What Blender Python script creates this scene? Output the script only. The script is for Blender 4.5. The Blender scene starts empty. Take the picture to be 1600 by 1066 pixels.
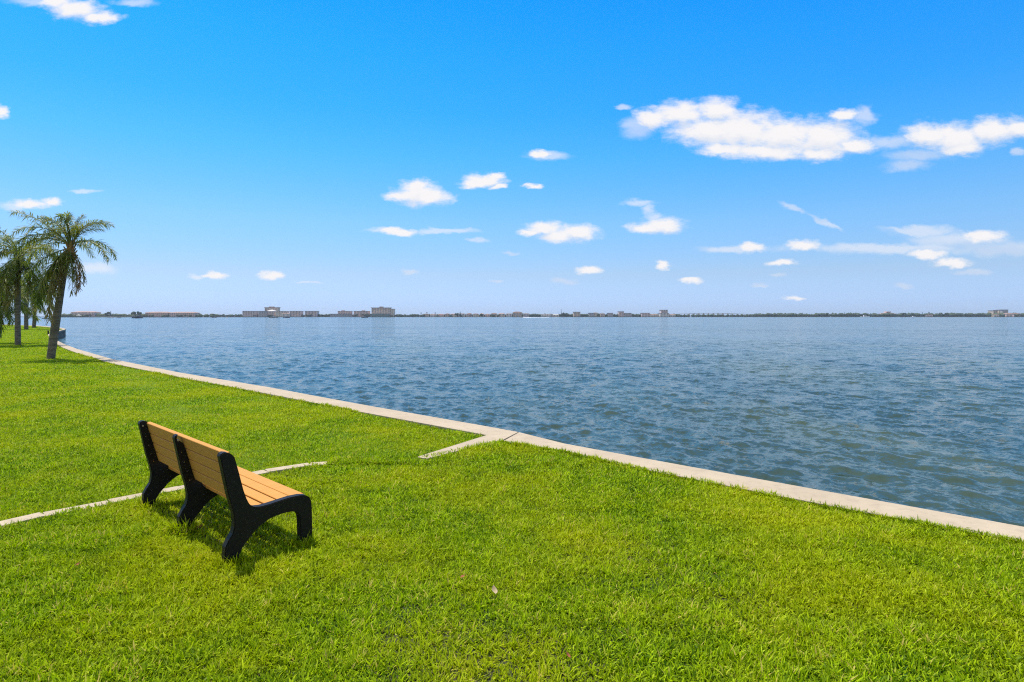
import bpy, bmesh, math, random
import numpy as np
from mathutils import Vector, Matrix
R = math.radians
random.seed(7); rng = np.random.default_rng(7)
sc = bpy.context.scene
COL = sc.collection

# ------------------------------------------------------------------ camera
F, H, Y0 = 939.0, 1.9, 494.2          # focal length in photo pixels, eye height, horizon row
cam = bpy.data.cameras.new('camera'); co = bpy.data.objects.new('camera', cam); COL.objects.link(co)
co.location = (0, 0, H); co.rotation_euler = (R(90), 0, 0)
cam.sensor_width = 36; cam.lens = F/1600*36; cam.shift_y = -(533-Y0)/1600
cam.clip_start = 0.05; cam.clip_end = 50000
sc.camera = co

# ------------------------------------------------------------------ light
SUN_EL, SUN_AZ = R(69), math.atan2(0.67, -0.74)      # the sun stands left of and beyond the bench
sd = bpy.data.lights.new('sun', 'SUN'); so = bpy.data.objects.new('sun', sd); COL.objects.link(so)
sd.energy = 4.6; sd.angle = R(0.53); sd.color = (1, 0.95, 0.87)
svec = Vector((math.cos(SUN_EL)*math.cos(SUN_AZ), math.cos(SUN_EL)*math.sin(SUN_AZ), math.sin(SUN_EL)))
so.rotation_euler = svec.to_track_quat('Z', 'Y').to_euler(); so.location = (-8, 8, 20)
sc.view_settings.view_transform = 'Standard'; sc.view_settings.look = 'None'
sc.view_settings.gamma = 1; sc.view_settings.exposure = 0.25
sc.cycles.max_bounces = 7; sc.cycles.transparent_max_bounces = 8
sc.cycles.diffuse_bounces = 3; sc.cycles.glossy_bounces = 3; sc.cycles.transmission_bounces = 2
sc.cycles.volume_bounces = 0
sc.cycles.pixel_filter_type = 'BLACKMAN_HARRIS'; sc.cycles.filter_width = 1.15
sc.cycles.use_denoising = False

world = bpy.data.worlds.new('World'); sc.world = world; world.use_nodes = True
wt = world.node_tree; wt.nodes.clear()
class NT:
    """small helper to wire shader nodes"""
    def __init__(s, t): s.t = t
    def n(s, kind, **kw):
        o = s.t.nodes.new(kind)
        for k, v in kw.items():
            setattr(o, k, v)
        return o
    def put(s, sock, v):
        if isinstance(v, bpy.types.NodeSocket): s.t.links.new(v, sock)
        elif v is not None:
            try: sock.default_value = v
            except Exception: sock.default_value = tuple(v)+(1,)
    def math(s, op, a, b=None, c=None, clamp=False):
        o = s.n('ShaderNodeMath', operation=op, use_clamp=clamp)
        for i, v in enumerate((a, b, c)): 
            if v is not None: s.put(o.inputs[i], v)
        return o.outputs[0]
    def vmath(s, op, a, b=None, c=None):
        o = s.n('ShaderNodeVectorMath', operation=op)
        for i, v in enumerate((a, b, c)):
            if v is not None: s.put(o.inputs[i], v)
        return o.outputs['Value'] if op in ('LENGTH', 'DOT_PRODUCT', 'DISTANCE') else o.outputs['Vector']
    def noise(s, vec, scale, detail=3, rough=.5, dist=0, col=False):
        o = s.n('ShaderNodeTexNoise'); s.put(o.inputs['Vector'], vec)
        o.inputs['Scale'].default_value = scale; o.inputs['Detail'].default_value = detail
        o.inputs['Roughness'].default_value = rough; o.inputs['Distortion'].default_value = dist
        return o.outputs['Color' if col else 'Fac']
    def smooth(s, v, a, b, lo=0., hi=1.):
        o = s.n('ShaderNodeMapRange', interpolation_type='SMOOTHSTEP')
        s.put(o.inputs['Value'], v)
        for k, x in zip(('From Min', 'From Max', 'To Min', 'To Max'), (a, b, lo, hi)): s.put(o.inputs[k], x)
        return o.outputs[0]
    def ramp(s, fac, stops, interp='LINEAR'):
        o = s.n('ShaderNodeValToRGB'); s.put(o.inputs[0], fac); cr = o.color_ramp; cr.interpolation = interp
        while len(cr.elements) < len(stops): cr.elements.new(.5)
        for e, (p, c) in zip(cr.elements, stops): e.position = p; e.color = tuple(c)+(1,)
        return o.outputs[0]
    def mix(s, f, a, b, mode='MIX'):
        o = s.n('ShaderNodeMix', data_type='RGBA', blend_type=mode)
        s.put(o.inputs[0], f); s.put(o.inputs[6], a); s.put(o.inputs[7], b)
        return o.outputs[2]

W = NT(wt)
tc = W.n('ShaderNodeTexCoord').outputs['Generated']
sep = W.n('ShaderNodeSeparateXYZ'); W.put(sep.inputs[0], tc)
dx, dy, dz = sep.outputs
sky = W.n('ShaderNodeTexSky', sky_type='NISHITA'); sky.sun_disc = False
sky.sun_elevation = SUN_EL; sky.sun_rotation = math.atan2(svec.x, svec.y)
sky.air_density = 1.0; sky.dust_density = 0.3; sky.ozone_density = 3.0; sky.altitude = 0
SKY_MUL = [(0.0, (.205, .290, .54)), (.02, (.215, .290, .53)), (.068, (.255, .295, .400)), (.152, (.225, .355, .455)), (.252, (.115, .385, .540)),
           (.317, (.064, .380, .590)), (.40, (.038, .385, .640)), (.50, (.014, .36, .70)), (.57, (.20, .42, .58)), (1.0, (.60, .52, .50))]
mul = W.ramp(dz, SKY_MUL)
skyc = W.vmath('MULTIPLY', sky.outputs[0], mul)
skyc = W.vmath('SCALE', skyc); wt.nodes[-1].inputs['Scale'].default_value = 0.30
# clouds, each a cluster of soft lobes at its own bearing and height in the sky
DENSE = [(1020,186,34,20),(1065,178,48,22),(1122,172,40,22),(1110,205,75,28),(1160,205,85,38),(1225,212,70,32),(1290,215,65,33),
         (1318,180,26,12),(1335,228,42,14),(1200,236,90,16),(1130,234,50,12),(1280,240,50,14),
         (1450,212,46,22),(1495,216,60,26),(1550,205,50,24),(1592,200,34,18),(1500,232,40,14),
         (650,302,38,22),(672,308,40,14),(628,306,28,9),(655,290,20,14),
         (757,282,34,12),(742,288,26,8),(780,291,18,6),(772,275,18,7),
         (850,357,34,12),(900,364,40,15),(875,370,40,11),(828,363,22,6),
         (1175,387,24,10),(1257,383,31,10),(1035,352,40,14),(1010,358,34,11),
         (1450,397,40,9),(1485,411,36,8),(1535,370,46,12),
         (425,430,23,9),(336,431,24,6),(1036,415,14,8),(920,423,22,7),(845,241,24,7),
         (45,320,34,9),(82,316,20,8),(620,362,36,7),(0,175,14,12),(118,14,46,18),(155,28,38,12),(85,4,40,10),
         (1224,411,26,6),(1080,438,20,5),(1243,465,20,5),(835,291,16,5)]
THIN = [(1390,222,50,14),(1430,243,60,14),(1350,180,20,16),(1000,200,30,20),(1592,238,14,7),(1420,258,40,10),
        (1000,317,30,6),(1014,327,14,13),(1020,338,16,10),(1500,376,90,14),(1440,362,60,9),(1380,388,160,9),(1560,390,90,14),(880,439,26,6),(778,439,12,4),
        (1190,446,16,4),(1412,447,18,4),(1520,425,30,5),(860,244,40,8),(975,168,14,5),(640,424,14,4),(800,396,16,4),
        (150,418,40,12),(130,300,30,4),(60,2,60,10),(210,4,40,8),(1140,390,60,7),(305,433,20,5),(480,442,22,3),
        (700,361,60,5),(745,374,20,4),(596,360,30,5),(25,322,30,8),(1215,430,20,3)]
STREAK = [((1215,316),(1262,334)),((1262,334),(1318,362)),((1375,356),(1450,372))]
iy = W.math('DIVIDE', 1.0, W.math('MAXIMUM', dy, 0.02))
pu = W.math('MULTIPLY_ADD', W.math('MULTIPLY', dx, iy), F, 800)
pv = W.math('MULTIPLY_ADD', W.math('MULTIPLY', dz, iy), -F, Y0)
cb = W.n('ShaderNodeCombineXYZ'); W.put(cb.inputs[0], pu); W.put(cb.inputs[1], pv); P = cb.outputs[0]
PS = W.vmath('MULTIPLY', P, (1, 1.9, 1))
w1 = W.vmath('MULTIPLY', W.vmath('SUBTRACT', W.noise(PS, .035, 4, .6, 0, True), (.5, .5, .5)), (34, 17, 0))
Pw = W.vmath('ADD', P, w1)
def field(lst, src):
    cur = None
    for (x, y, rx, ry) in lst:
        v = W.vmath('MULTIPLY_ADD', src, (1/rx, 1/ry, 0), (-x/rx, -y/ry, 0))
        l = W.vmath('LENGTH', v)
        cur = l if cur is None else W.math('SMOOTH_MIN', cur, l, .25)
    return W.math('SUBTRACT', 1.2, cur)
fd = field(DENSE, Pw); ft = field(THIN, Pw)
nz = W.noise(PS, .04, 6, .62); nz2 = W.noise(PS, .012, 5, .6)
ad = W.smooth(W.math('MULTIPLY_ADD', W.math('SUBTRACT', nz, .5), 1.05, fd), .0, .88)
at = W.math('MULTIPLY', W.smooth(W.math('MULTIPLY_ADD', W.math('SUBTRACT', nz2, .5), 1.4, ft), .0, .9), .52)
st = None
for (a, b) in STREAK:
    ax, ay = a; bx, by = b; L = math.hypot(bx-ax, by-ay); tx, ty = (bx-ax)/L, (by-ay)/L
    # along and across the streak
    al = W.vmath('DOT_PRODUCT', W.vmath('SUBTRACT', Pw, ((ax+bx)/2, (ay+by)/2, 0)), (tx/(L*.62), ty/(L*.62), 0))
    ac = W.vmath('DOT_PRODUCT', W.vmath('SUBTRACT', Pw, ((ax+bx)/2, (ay+by)/2, 0)), (-ty/6, tx/6, 0))
    q = W.math('SUBTRACT', 1.0, W.math('SQRT', W.math('ADD', W.math('MULTIPLY', al, al), W.math('MULTIPLY', ac, ac))))
    st = q if st is None else W.math('MAXIMUM', st, q)
ast = W.math('MULTIPLY', W.smooth(st, .0, .8), .5)
alpha = W.math('MAXIMUM', W.math('MAXIMUM', ad, at), ast)
alpha = W.math('MULTIPLY', alpha, W.smooth(dy, .02, .2))
alpha = W.math('MULTIPLY', alpha, W.smooth(pv, 497, 470))
fup = field(DENSE, W.vmath('ADD', Pw, (3, -13, 0)))       # how much cloud lies above a point
under = W.math('SUBTRACT', fd, fup)
shade = W.smooth(W.math('ADD', W.math('MULTIPLY', W.math('SUBTRACT', W.noise(PS, .05, 5, .6), .5), .9), under), -.95, .30)
E_ = 2**-.25
ccol = W.mix(shade, (.70*E_, .76*E_, .88*E_), (.95*E_, .93*E_, .94*E_))
wc = W.mix(alpha, skyc, ccol)
# unseen broken cloud behind the viewer, added as neutral fill for camera-facing surfaces
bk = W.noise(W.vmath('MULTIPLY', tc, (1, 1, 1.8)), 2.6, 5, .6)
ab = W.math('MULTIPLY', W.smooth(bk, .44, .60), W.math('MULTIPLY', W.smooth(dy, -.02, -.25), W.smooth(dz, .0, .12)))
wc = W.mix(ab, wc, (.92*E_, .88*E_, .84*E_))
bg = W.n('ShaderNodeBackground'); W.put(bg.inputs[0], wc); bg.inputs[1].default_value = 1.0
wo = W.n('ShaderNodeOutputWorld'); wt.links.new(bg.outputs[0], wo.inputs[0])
SKY_STRENGTH_NODE = [n for n in wt.nodes if n.type == 'VECT_MATH' and n.operation == 'SCALE'][0]

# ------------------------------------------------------------------ helpers
def tag(o, label=None, cat=None, group=None, kind=None):
    for k, v in (('label', label), ('category', cat), ('group', group), ('kind', kind)):
        if v: o[k] = v
    return o
def empty(name, loc, label, cat, group=None, rz=0):
    o = bpy.data.objects.new(name, None); COL.objects.link(o); o.location = loc; o.rotation_euler = (0, 0, rz)
    o.empty_display_size = .3
    return tag(o, label, cat, group)
def mesh_obj(name, verts, faces, mat, parent=None, smooth=False):
    me = bpy.data.meshes.new(name); me.from_pydata([tuple(v) for v in verts], [], faces)
    if mat: me.materials.append(mat)
    if smooth: me.polygons.foreach_set('use_smooth', [True]*len(me.polygons))
    me.update()
    o = bpy.data.objects.new(name, me); COL.objects.link(o)
    if parent: o.parent = parent
    return o
class MB:
    def __init__(s): s.v = []; s.f = []
    def box(s, x0, x1, y0, y1, z0, z1):
        b = len(s.v)
        s.v += [(x0,y0,z0),(x1,y0,z0),(x1,y1,z0),(x0,y1,z0),(x0,y0,z1),(x1,y0,z1),(x1,y1,z1),(x0,y1,z1)]
        s.f += [tuple(b+i for i in q) for q in ((0,3,2,1),(4,5,6,7),(0,1,5,4),(1,2,6,5),(2,3,7,6),(3,0,4,7))]
        return s
    def poly(s, vs, fs):
        b = len(s.v); s.v += [tuple(v) for v in vs]; s.f += [tuple(b+i for i in q) for q in fs]; return s
    def tube(s, pts, rad, n=8, cap=True):
        b = len(s.v); pts = [Vector(p) for p in pts]
        for i, p in enumerate(pts):
            t = (pts[min(i+1, len(pts)-1)]-pts[max(i-1, 0)]).normalized()
            a = t.cross(Vector((0, 1, 0.01))).normalized(); c = t.cross(a)
            r = rad[i] if hasattr(rad, '__len__') else rad
            for k in range(n):
                th = 2*math.pi*k/n; s.v.append(tuple(p+(a*math.cos(th)+c*math.sin(th))*r))
        for i in range(len(pts)-1):
            for k in range(n):
                s.f.append((b+i*n+k, b+i*n+(k+1) % n, b+(i+1)*n+(k+1) % n, b+(i+1)*n+k))
        if cap:
            s.f.append(tuple(b+k for k in range(n))[::-1]); e = b+(len(pts)-1)*n; s.f.append(tuple(e+k for k in range(n)))
        return s
    def build(s, name, mat, parent=None, smooth=False):
        return mesh_obj(name, s.v, s.f, mat, parent, smooth)
def fix_normals(o, bevel=0, seg=2):
    bm = bmesh.new(); bm.from_mesh(o.data); bmesh.ops.recalc_face_normals(bm, faces=bm.faces)
    if bevel:
        es = [e for e in bm.edges if len(e.link_faces) == 2 and e.calc_face_angle(0) > R(28)]
        bmesh.ops.bevel(bm, geom=es, offset=bevel, segments=seg, affect='EDGES', profile=.6)
    bm.to_mesh(o.data); bm.free(); return o
def G(px, py, z=0.0):
    """point of the level z that the photo shows at (px, py)"""
    Z = F*(H-z)/(py-Y0); return Vector(((px-800)/F*Z, Z, z))
def pmat(name, base=(.5,.5,.5), rough=.6, metal=0, spec=.5):
    m = bpy.data.materials.new(name); m.use_nodes = True
    b = m.node_tree.nodes['Principled BSDF']
    b.inputs['Base Color'].default_value = tuple(base)+(1,); b.inputs['Roughness'].default_value = rough
    b.inputs['Metallic'].default_value = metal; b.inputs['Specular IOR Level'].default_value = spec
    return m, NT(m.node_tree), b
def bump(N, b, h, strength, dist):
    o = N.n('ShaderNodeBump'); o.inputs['Strength'].default_value = strength; o.inputs['Distance'].default_value = dist
    N.put(o.inputs['Height'], h); N.t.links.new(o.outputs[0], b.inputs['Normal'])

# ------------------------------------------------------------------ materials
def var_mat(name, c1, c2, scale=3, rough=.7, bscale=None, bstr=.3, bdist=.01, detail=5, spec=.4, stretch=(1,1,1), lo=.3, hi=.7):
    m, N, b = pmat(name, c1, rough, spec=spec)
    g = N.n('ShaderNodeTexCoord').outputs['Object']; v = N.vmath('MULTIPLY', g, stretch)
    N.put(b.inputs['Base Color'], N.mix(N.smooth(N.noise(v, scale, detail, .6), lo, hi), c1, c2))
    if bscale: bump(N, b, N.noise(v, bscale, 6, .65), bstr, bdist)
    return m
M = {}
def make_concrete(name, c1, c2, c3):
    m, N, b = pmat(name, c1, .85, spec=.3)
    g = N.n('ShaderNodeNewGeometry').outputs['Position']
    a = N.mix(N.smooth(N.noise(g, 1.3, 5, .6), .35, .7), c1, c2)
    a = N.mix(N.math('MULTIPLY', N.smooth(N.noise(g, 7, 7, .7), .46, .68), .45), a, c3)
    a = N.mix(N.smooth(N.noise(g, 160, 2, .5), .62, .72, 0, .35), a, (.20, .16, .12))
    N.put(b.inputs['Base Color'], a); bump(N, b, N.noise(g, 90, 6, .7), .5, .004)
    return m
M['cap'] = make_concrete('cap_concrete', (.42,.335,.225), (.48,.385,.26), (.31,.245,.165))
M['edging'] = make_concrete('edging_concrete', (.45,.36,.235), (.51,.41,.27), (.28,.22,.14))
M['wallface'] = var_mat('seawall_panel', (.22,.19,.15), (.06,.055,.045), 2, .9, 25, .6, .02)
M['soil'] = var_mat('soil', (.03,.045,.010), (.055,.042,.02), 9, .95, 60, .6, .02)
def plank_mat(name, c1, c2):
    m, N, b = pmat(name, c1, .65, spec=.2)
    g = N.n('ShaderNodeTexCoord').outputs['Object']
    v = N.vmath('MULTIPLY', g, (2, 60, 60)); n1 = N.noise(v, 1, 4, .6)
    N.put(b.inputs['Base Color'], N.mix(N.smooth(n1, .3, .75), c1, c2)); bump(N, b, n1, .12, .002)
    return m
M['plank'] = plank_mat('recycled_plank', (.54,.245,.045), (.60,.29,.062))
M['frame'] = var_mat('black_frame', (.007,.006,.006), (.015,.012,.011), 30, .5, 150, .5, .003, spec=.2)
M['bolt'] = pmat('bolt_metal', (.6,.58,.55), .35, 1)[0]

def leaf_mat(name, c1, c2, c3, trans=.35, rough=.45, spec=.4, attr=None, patch=.35, tr_gain=1.25):
    m = bpy.data.materials.new(name); m.use_nodes = True; N = NT(m.node_tree); b = m.node_tree.nodes['Principled BSDF']
    g = N.n('ShaderNodeNewGeometry').outputs['Position']
    if attr: rnd = N.n('ShaderNodeAttribute', attribute_name=attr).outputs['Fac']
    else: rnd = N.n('ShaderNodeNewGeometry').outputs['Random Per Island']
    col = N.mix(rnd, c1, c2) if not attr else N.ramp(rnd, [(0, c1), (.45, tuple((p+q)/2 for p, q in zip(c1, c2))), (.93, c2), (.985, (.56, .45, .11))])
    pn = N.noise(g, patch, 4, .6)
    col = N.mix(N.smooth(pn, .38, .68), col, N.mix(.55, col, c3))
    N.put(b.inputs['Base Color'], col); b.inputs['Roughness'].default_value = rough
    b.inputs['Specular IOR Level'].default_value = spec
    t = N.n('ShaderNodeBsdfTranslucent'); N.put(t.inputs[0], N.mix(1.0, col, (tr_gain, tr_gain*1.05, tr_gain*.4), 'MULTIPLY'))
    mx = N.n('ShaderNodeMixShader'); mx.inputs[0].default_value = trans
    m.node_tree.links.new(b.outputs[0], mx.inputs[1]); m.node_tree.links.new(t.outputs[0], mx.inputs[2])
    m.node_tree.links.new(mx.outputs[0], m.node_tree.nodes['Material Output'].inputs[0])
    return m
M['grass'] = leaf_mat('grass_blades', (.036,.110,.002), (.45,.60,.004), (.52,.51,.005), trans=.30, rough=.5, spec=.10, attr='tint', patch=.55)
M['frond'] = leaf_mat('frond_leaflets', (.040,.075,.009), (.31,.35,.05), (.34,.29,.07), trans=.36, rough=.45, spec=.3, patch=.8)
M['dead_frond'] = leaf_mat('dry_frond_leaflets', (.26,.16,.06), (.36,.27,.09), (.17,.18,.04), trans=.25, rough=.7, spec=.2, patch=.9)
M['rachis'] = pmat('frond_stem', (.16,.17,.05), .5)[0]
M['seed'] = var_mat('seed_strands', (.26,.13,.05), (.38,.22,.08), 8, .8)
M['trunk'] = var_mat('palm_bark', (.23,.185,.14), (.10,.08,.06), 2.6, .9, 9, .8, .04, stretch=(1,1,5))

# ------------------------------------------------------------------ seawalls and land
def ext(p, q, d):   # extend the line p->q by d metres past q
    v = (q-p).normalized(); return q+v*d
LO = [G(*c) for c in [(810,675),(766,667),(560,631),(420,605),(280,582),(175,561),(122,545.8),(100,537.5),(88,531.5),(80,526.5),(78,522.5)]]
LI = [G(c[0], c[1], .022) for c in [(781,687.5),(763,678),(560,641),(420,614),(280,588),(175,567),(122,551.5),(98,542.5),(86,535.5),(78.2,529.5),(75,522.5)]]
# the wall swings out again round a small point, then runs off to the left
pts2 = [(84,519.3),(93,517),(101,515.2),(103,514),(98,512.6),(88,511.2),(56,508.6),(-10,506.2),(-200,502.5)]
pti2 = [(82,518.2),(90,516.4),(97,515),(98.5,514.3),(94,513.4),(84,512.1),(54,509.2),(-10,506.6),(-200,502.8)]
LO += [G(*c) for c in pts2]; LI += [G(*c) for c in pti2]
for p in LI: p.z = 0.0
RO = [G(*c) for c in [(811.2,675.35),(882,693),(1000,714.8),(1200,751),(1600,823)]]
RI = [G(c[0], c[1], .036) for c in [(782,687.8),(880,702),(1000,727),(1200,766),(1600,840)]]
for p in RI: p.z = 0.0
RO.append(ext(RO[-2], RO[-1], 18)); RI.append(ext(RI[-2], RI[-1], 18))

def cap_strip(name, O, I, mat, parent, z0=-.16, z1=0.0, over=.0):
    n = len(O); m = MB(); vs = []
    for a, b in zip(O, I):
        vs += [(a.x, a.y, z1), (b.x, b.y, z1), (a.x, a.y, z0), (b.x, b.y, z0)]
    fs = []
    for i in range(n-1):
        k = 4*i; j = k+4
        fs += [(k, k+1, j+1, j), (k+2, j+2, j+3, k+3), (k, j, j+2, k+2), (k+1, k+3, j+3, j+1)]
    fs += [(0, 2, 3, 1), (4*n-4, 4*n-3, 4*n-1, 4*n-2)]
    m.poly(vs, fs); return fix_normals(m.build(name, mat, parent), .006, 2)
def wall_strip(O, I, parent):
    m = MB(); vs = []; n = len(O)
    for a, b in zip(O, I):
        d = (b-a)
        if d.length > .5: d = d.normalized()*.5
        p, q = a+d*.22, a+d*.7
        vs += [(p.x, p.y, -.162), (q.x, q.y, -.162), (p.x, p.y, -2.4), (q.x, q.y, -2.4)]
    fs = []
    for i in range(n-1):
        k = 4*i; j = k+4
        fs += [(k, k+1, j+1, j), (k+2, j+2, j+3, k+3), (k, j, j+2, k+2), (k+1, k+3, j+3, j+1)]
    fs += [(0, 2, 3, 1), (4*n-4, 4*n-3, 4*n-1, 4*n-2)]
    m.poly(vs, fs); return fix_normals(m.build('wall_panel', M['wallface'], parent))
swl = empty('seawall', LO[0].copy(), 'long pale concrete seawall curving away to the palm trees behind the bench', 'seawall', 'seawalls round the lawn')
swr = empty('seawall', RO[0].copy(), 'straight pale concrete seawall along the near lawn on the right', 'seawall', 'seawalls round the lawn')
def reparent(o, par):
    o.parent = par; o.matrix_parent_inverse = Matrix.Translation(-par.location)
for par, O, I in ((swl, LO, LI), (swr, RO, RI)):
    reparent(cap_strip('cap', O, I, M['cap'], None), par); reparent(wall_strip(O, I, None), par)

# flush concrete strip running from the wall's corner into the grass, then narrow edging stones
strip = MB()
sA, sB, sC, sD = G(763.5,678.6), G(650,714), G(668,716), G(780.5,687.8)
strip.poly([(p.x, p.y, z) for z in (-.003, -.15) for p in (sA, sB, sC, sD)],
           [(0,1,2,3),(7,6,5,4),(0,4,5,1),(1,5,6,2),(2,6,7,3),(3,7,4,0)])
so_ = fix_normals(strip.build('concrete_strip', M['cap']), .005)
tag(so_, 'tapering pale concrete strip branching off the seawall corner into the grass', 'concrete strip')
curb_px = [(640,716.5),(575,718.5),(520,720.5),(470,725),(395,737.5),(290,759.5),(200,777.5),(100,794.5),(0,816.5),(-120,845),(-300,894)]
curb = [G(*c) for c in curb_px]
# resample the edging into separate stones of uneven length
def resample(pts, step):
    out = [pts[0]]; acc = []
    for a, b in zip(pts[:-1], pts[1:]):
        n = max(1, int((b-a).length/step)); acc += [a+(b-a)*i/n for i in range(n)]
    return acc+[pts[-1]]
cl = resample(curb, .05)
edge = empty('lawn_edging', curb[5].copy(), 'row of narrow pale edging stones crossing the grass behind the bench', 'edging')
i = 0
while i < len(cl)-3:
    L = random.choice([9, 10, 11, 12, 13]); j = min(i+L, len(cl)-1)
    a, b = cl[i], cl[j]; d = (b-a).normalized(); nrm = Vector((-d.y, d.x, 0)); w = .085+random.uniform(-.006, .006)
    a2 = a+d*.004; b2 = b-d*.004; z = random.uniform(-.014, -.004)-(.034 if (a.x+b.x)/2 > -2.28 else 0); off = nrm*random.uniform(-.006, .006)
    mid = (a+b)/2
    hid = False
    m = MB(); q = [a2-nrm*w+off, b2-nrm*w+off, b2+nrm*w+off, a2+nrm*w+off]
    m.poly([(p.x, p.y, zz) for zz in (z, -.12) for p in q], [(0,1,2,3),(7,6,5,4),(0,4,5,1),(1,5,6,2),(2,6,7,3),(3,7,4,0)])
    reparent(fix_normals(m.build('edging_stone', M['edging']), .006), edge)
    i = j

# land: polygons with undercut sides
front_poly = [RI[-1], *RI[-2::-1], sD, *curb, Vector((-16, 3.0, 0)), Vector((-40, -4, 0)), Vector((-40, -14, 0)), Vector((18, -14, 0))]
back_poly = [*[p for p in LI[1:]], Vector((-420, 60, 0)), Vector((-60, -4, 0)), Vector((-40, -4, 0)), Vector((-16, 3.0, 0)), *curb[::-1], sB, sA]
def flat(p): return np.array([(v.x, v.y) for v in p])
def inside(P, poly):
    x, y = P[:, 0], P[:, 1]; c = np.zeros(len(P), bool); n = len(poly); j = n-1
    for i in range(n):
        xi, yi = poly[i]; xj, yj = poly[j]
        if yi != yj:
            c ^= ((yi > y) != (yj > y)) & (x < (xj-xi)*(y-yi)/(yj-yi)+xi)
        j = i
    return c
def hgt(x, y):   # gentle undulation of the lawns
    return .018*np.sin(x*.9+1.3)*np.cos(y*.7+.4)+.008*np.sin(x*2.3+y*1.7)
def land(name, poly, z, mat):
    bm = bmesh.new(); vs = [bm.verts.new((p.x, p.y, z)) for p in poly]; f = bm.faces.new(vs)
    bmesh.ops.recalc_face_normals(bm, faces=[f])
    if f.normal.z < 0: f.normal_flip()
    r = bmesh.ops.extrude_face_region(bm, geom=[f]); 
    lower = [g for g in r['geom'] if isinstance(g, bmesh.types.BMVert)]
    for v in lower: v.co.z = z-.01
    bmesh.ops.recalc_face_normals(bm, faces=bm.faces)
    bmesh.ops.triangulate(bm, faces=bm.faces)
    me = bpy.data.meshes.new(name); bm.to_mesh(me); bm.free(); me.materials.append(mat)
    o = bpy.data.objects.new(name, me); COL.objects.link(o); return tag(o, kind='structure')
gm, N, b = pmat('lawn_ground_green', (.1,.2,.02), .9, spec=.15)
g = N.n('ShaderNodeNewGeometry').outputs['Position']
c = N.mix(N.smooth(N.noise(g, .55, 5, .6), .36, .68), (.13,.24,.003), (.22,.31,.004))
c = N.mix(N.smooth(N.noise(g, 14, 4, .7), .4, .65, 0, .5), c, (.07,.13,.006))
N.put(b.inputs['Base Color'], c); bump(N, b, N.noise(g, 22, 6, .8), 1.0, .06)
M['lawn'] = gm
land('ground_near_lawn', front_poly, -.040, M['soil'])
land('ground_far_lawn', back_poly, -.055, M['lawn'])

# ------------------------------------------------------------------ grass blades
def grass(name, poly, zbase, count, zmin, zmax, label, lenr=(.034,.066), bald=None, refd=5.0, sampler=None):
    # density is even near the viewer's part of the lawn and thins as 1/d^2 further off, with broader blades
    out = []; tot = 0
    if sampler: out = [sampler(count)]; tot = count
    else: Ppoly = flat(poly)
    while tot < count:
        n = count*2
        near = rng.random(n) < (.5*(refd**2-zmin**2)/refd**2)/((.5*(refd**2-zmin**2)/refd**2)+math.log(zmax/refd)) if zmin < refd else np.zeros(n, bool)
        u = rng.random(n)
        Zn = np.sqrt(zmin**2+u*(refd**2-zmin**2)) if zmin < refd else np.full(n, refd)
        z0 = max(refd, zmin); Zf = z0*np.exp(u*math.log(zmax/z0))
        Z = np.where(near, Zn, Zf); X = (rng.random(n)*2.0-1.0)*Z*1.0
        Pn = np.stack([X, Z], 1); Pn = Pn[inside(Pn, Ppoly)]
        if bald is not None: Pn = Pn[bald(Pn)]
        out.append(Pn); tot += len(Pn)
        if len(out) > 30: break
    P = np.concatenate(out)[:count]; n = len(P)
    D = np.maximum(P[:, 1]/refd, 1.0)
    ln = rng.uniform(*lenr, n)*(1+.35*rng.standard_normal(n)*.5)*(D**.10)
    # clumps: slow variation in height and lean
    cl_ = np.sin(P[:, 0]*7.1+np.sin(P[:, 1]*5.3)*2)*np.cos(P[:, 1]*6.3+np.sin(P[:, 0]*4.1)*2)
    cm = np.sin(P[:, 0]*19+np.sin(P[:, 1]*13)*2)*np.cos(P[:, 1]*21+np.sin(P[:, 0]*17)*2)
    ln *= 1+.20*cl_+.26*cm
    wd = rng.uniform(.0028, .0060, n)*D**.75
    az = rng.uniform(0, 2*np.pi, n)+0.8*cl_; tilt = np.abs(rng.normal(R(20), R(17), n)); 
    bend = rng.uniform(.1, .8, n)
    dirx, diry = np.cos(az), np.sin(az); 
    sx, sy = -diry, dirx
    base = np.stack([P[:, 0], P[:, 1], np.full(n, zbase)+hgt(P[:, 0], P[:, 1])], 1)
    def pt(t):
        a = tilt+bend*t
        h = np.cos(a)*ln*t; r = np.sin(a)*ln*t
        return base+np.stack([dirx*r, diry*r, h], 1)
    side = np.stack([sx, sy, np.zeros(n)], 1)
    tw = rng.uniform(-.6, .6, n); side[:, 2] = tw; side /= np.linalg.norm(side, axis=1)[:, None]
    w = wd[:, None]
    v = np.stack([base-side*w, base+side*w, pt(.55)-side*w*.85, pt(.55)+side*w*.85, pt(1.0)], 1)   # n,5,3
    me = bpy.data.meshes.new(name); me.vertices.add(n*5); me.vertices.foreach_set('co', v.astype(np.float32).ravel())
    loops = np.array([0,1,3,2, 2,3,4]); idx = (np.arange(n)[:, None]*5+loops[None]).ravel().astype(np.int32)
    me.loops.add(n*7); me.loops.foreach_set('vertex_index', idx)
    me.polygons.add(n*2)
    ls = (np.arange(n)[:, None]*7+np.array([0, 4])[None]).ravel().astype(np.int32)
    me.polygons.foreach_set('loop_start', ls)
    me.materials.append(M['grass'])
    at_ = me.attributes.new('tint', 'FLOAT', 'FACE')
    tv = np.clip(rng.beta(1.2, 1.35, n)+.10*cl_+.12*cm, 0, 1)
    at_.data.foreach_set('value', np.repeat(tv, 2).astype(np.float32))
    me.update(calc_edges=True); 
    o = bpy.data.objects.new(name, me); COL.objects.link(o)
    return tag(o, label, 'grass', kind='stuff')

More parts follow.
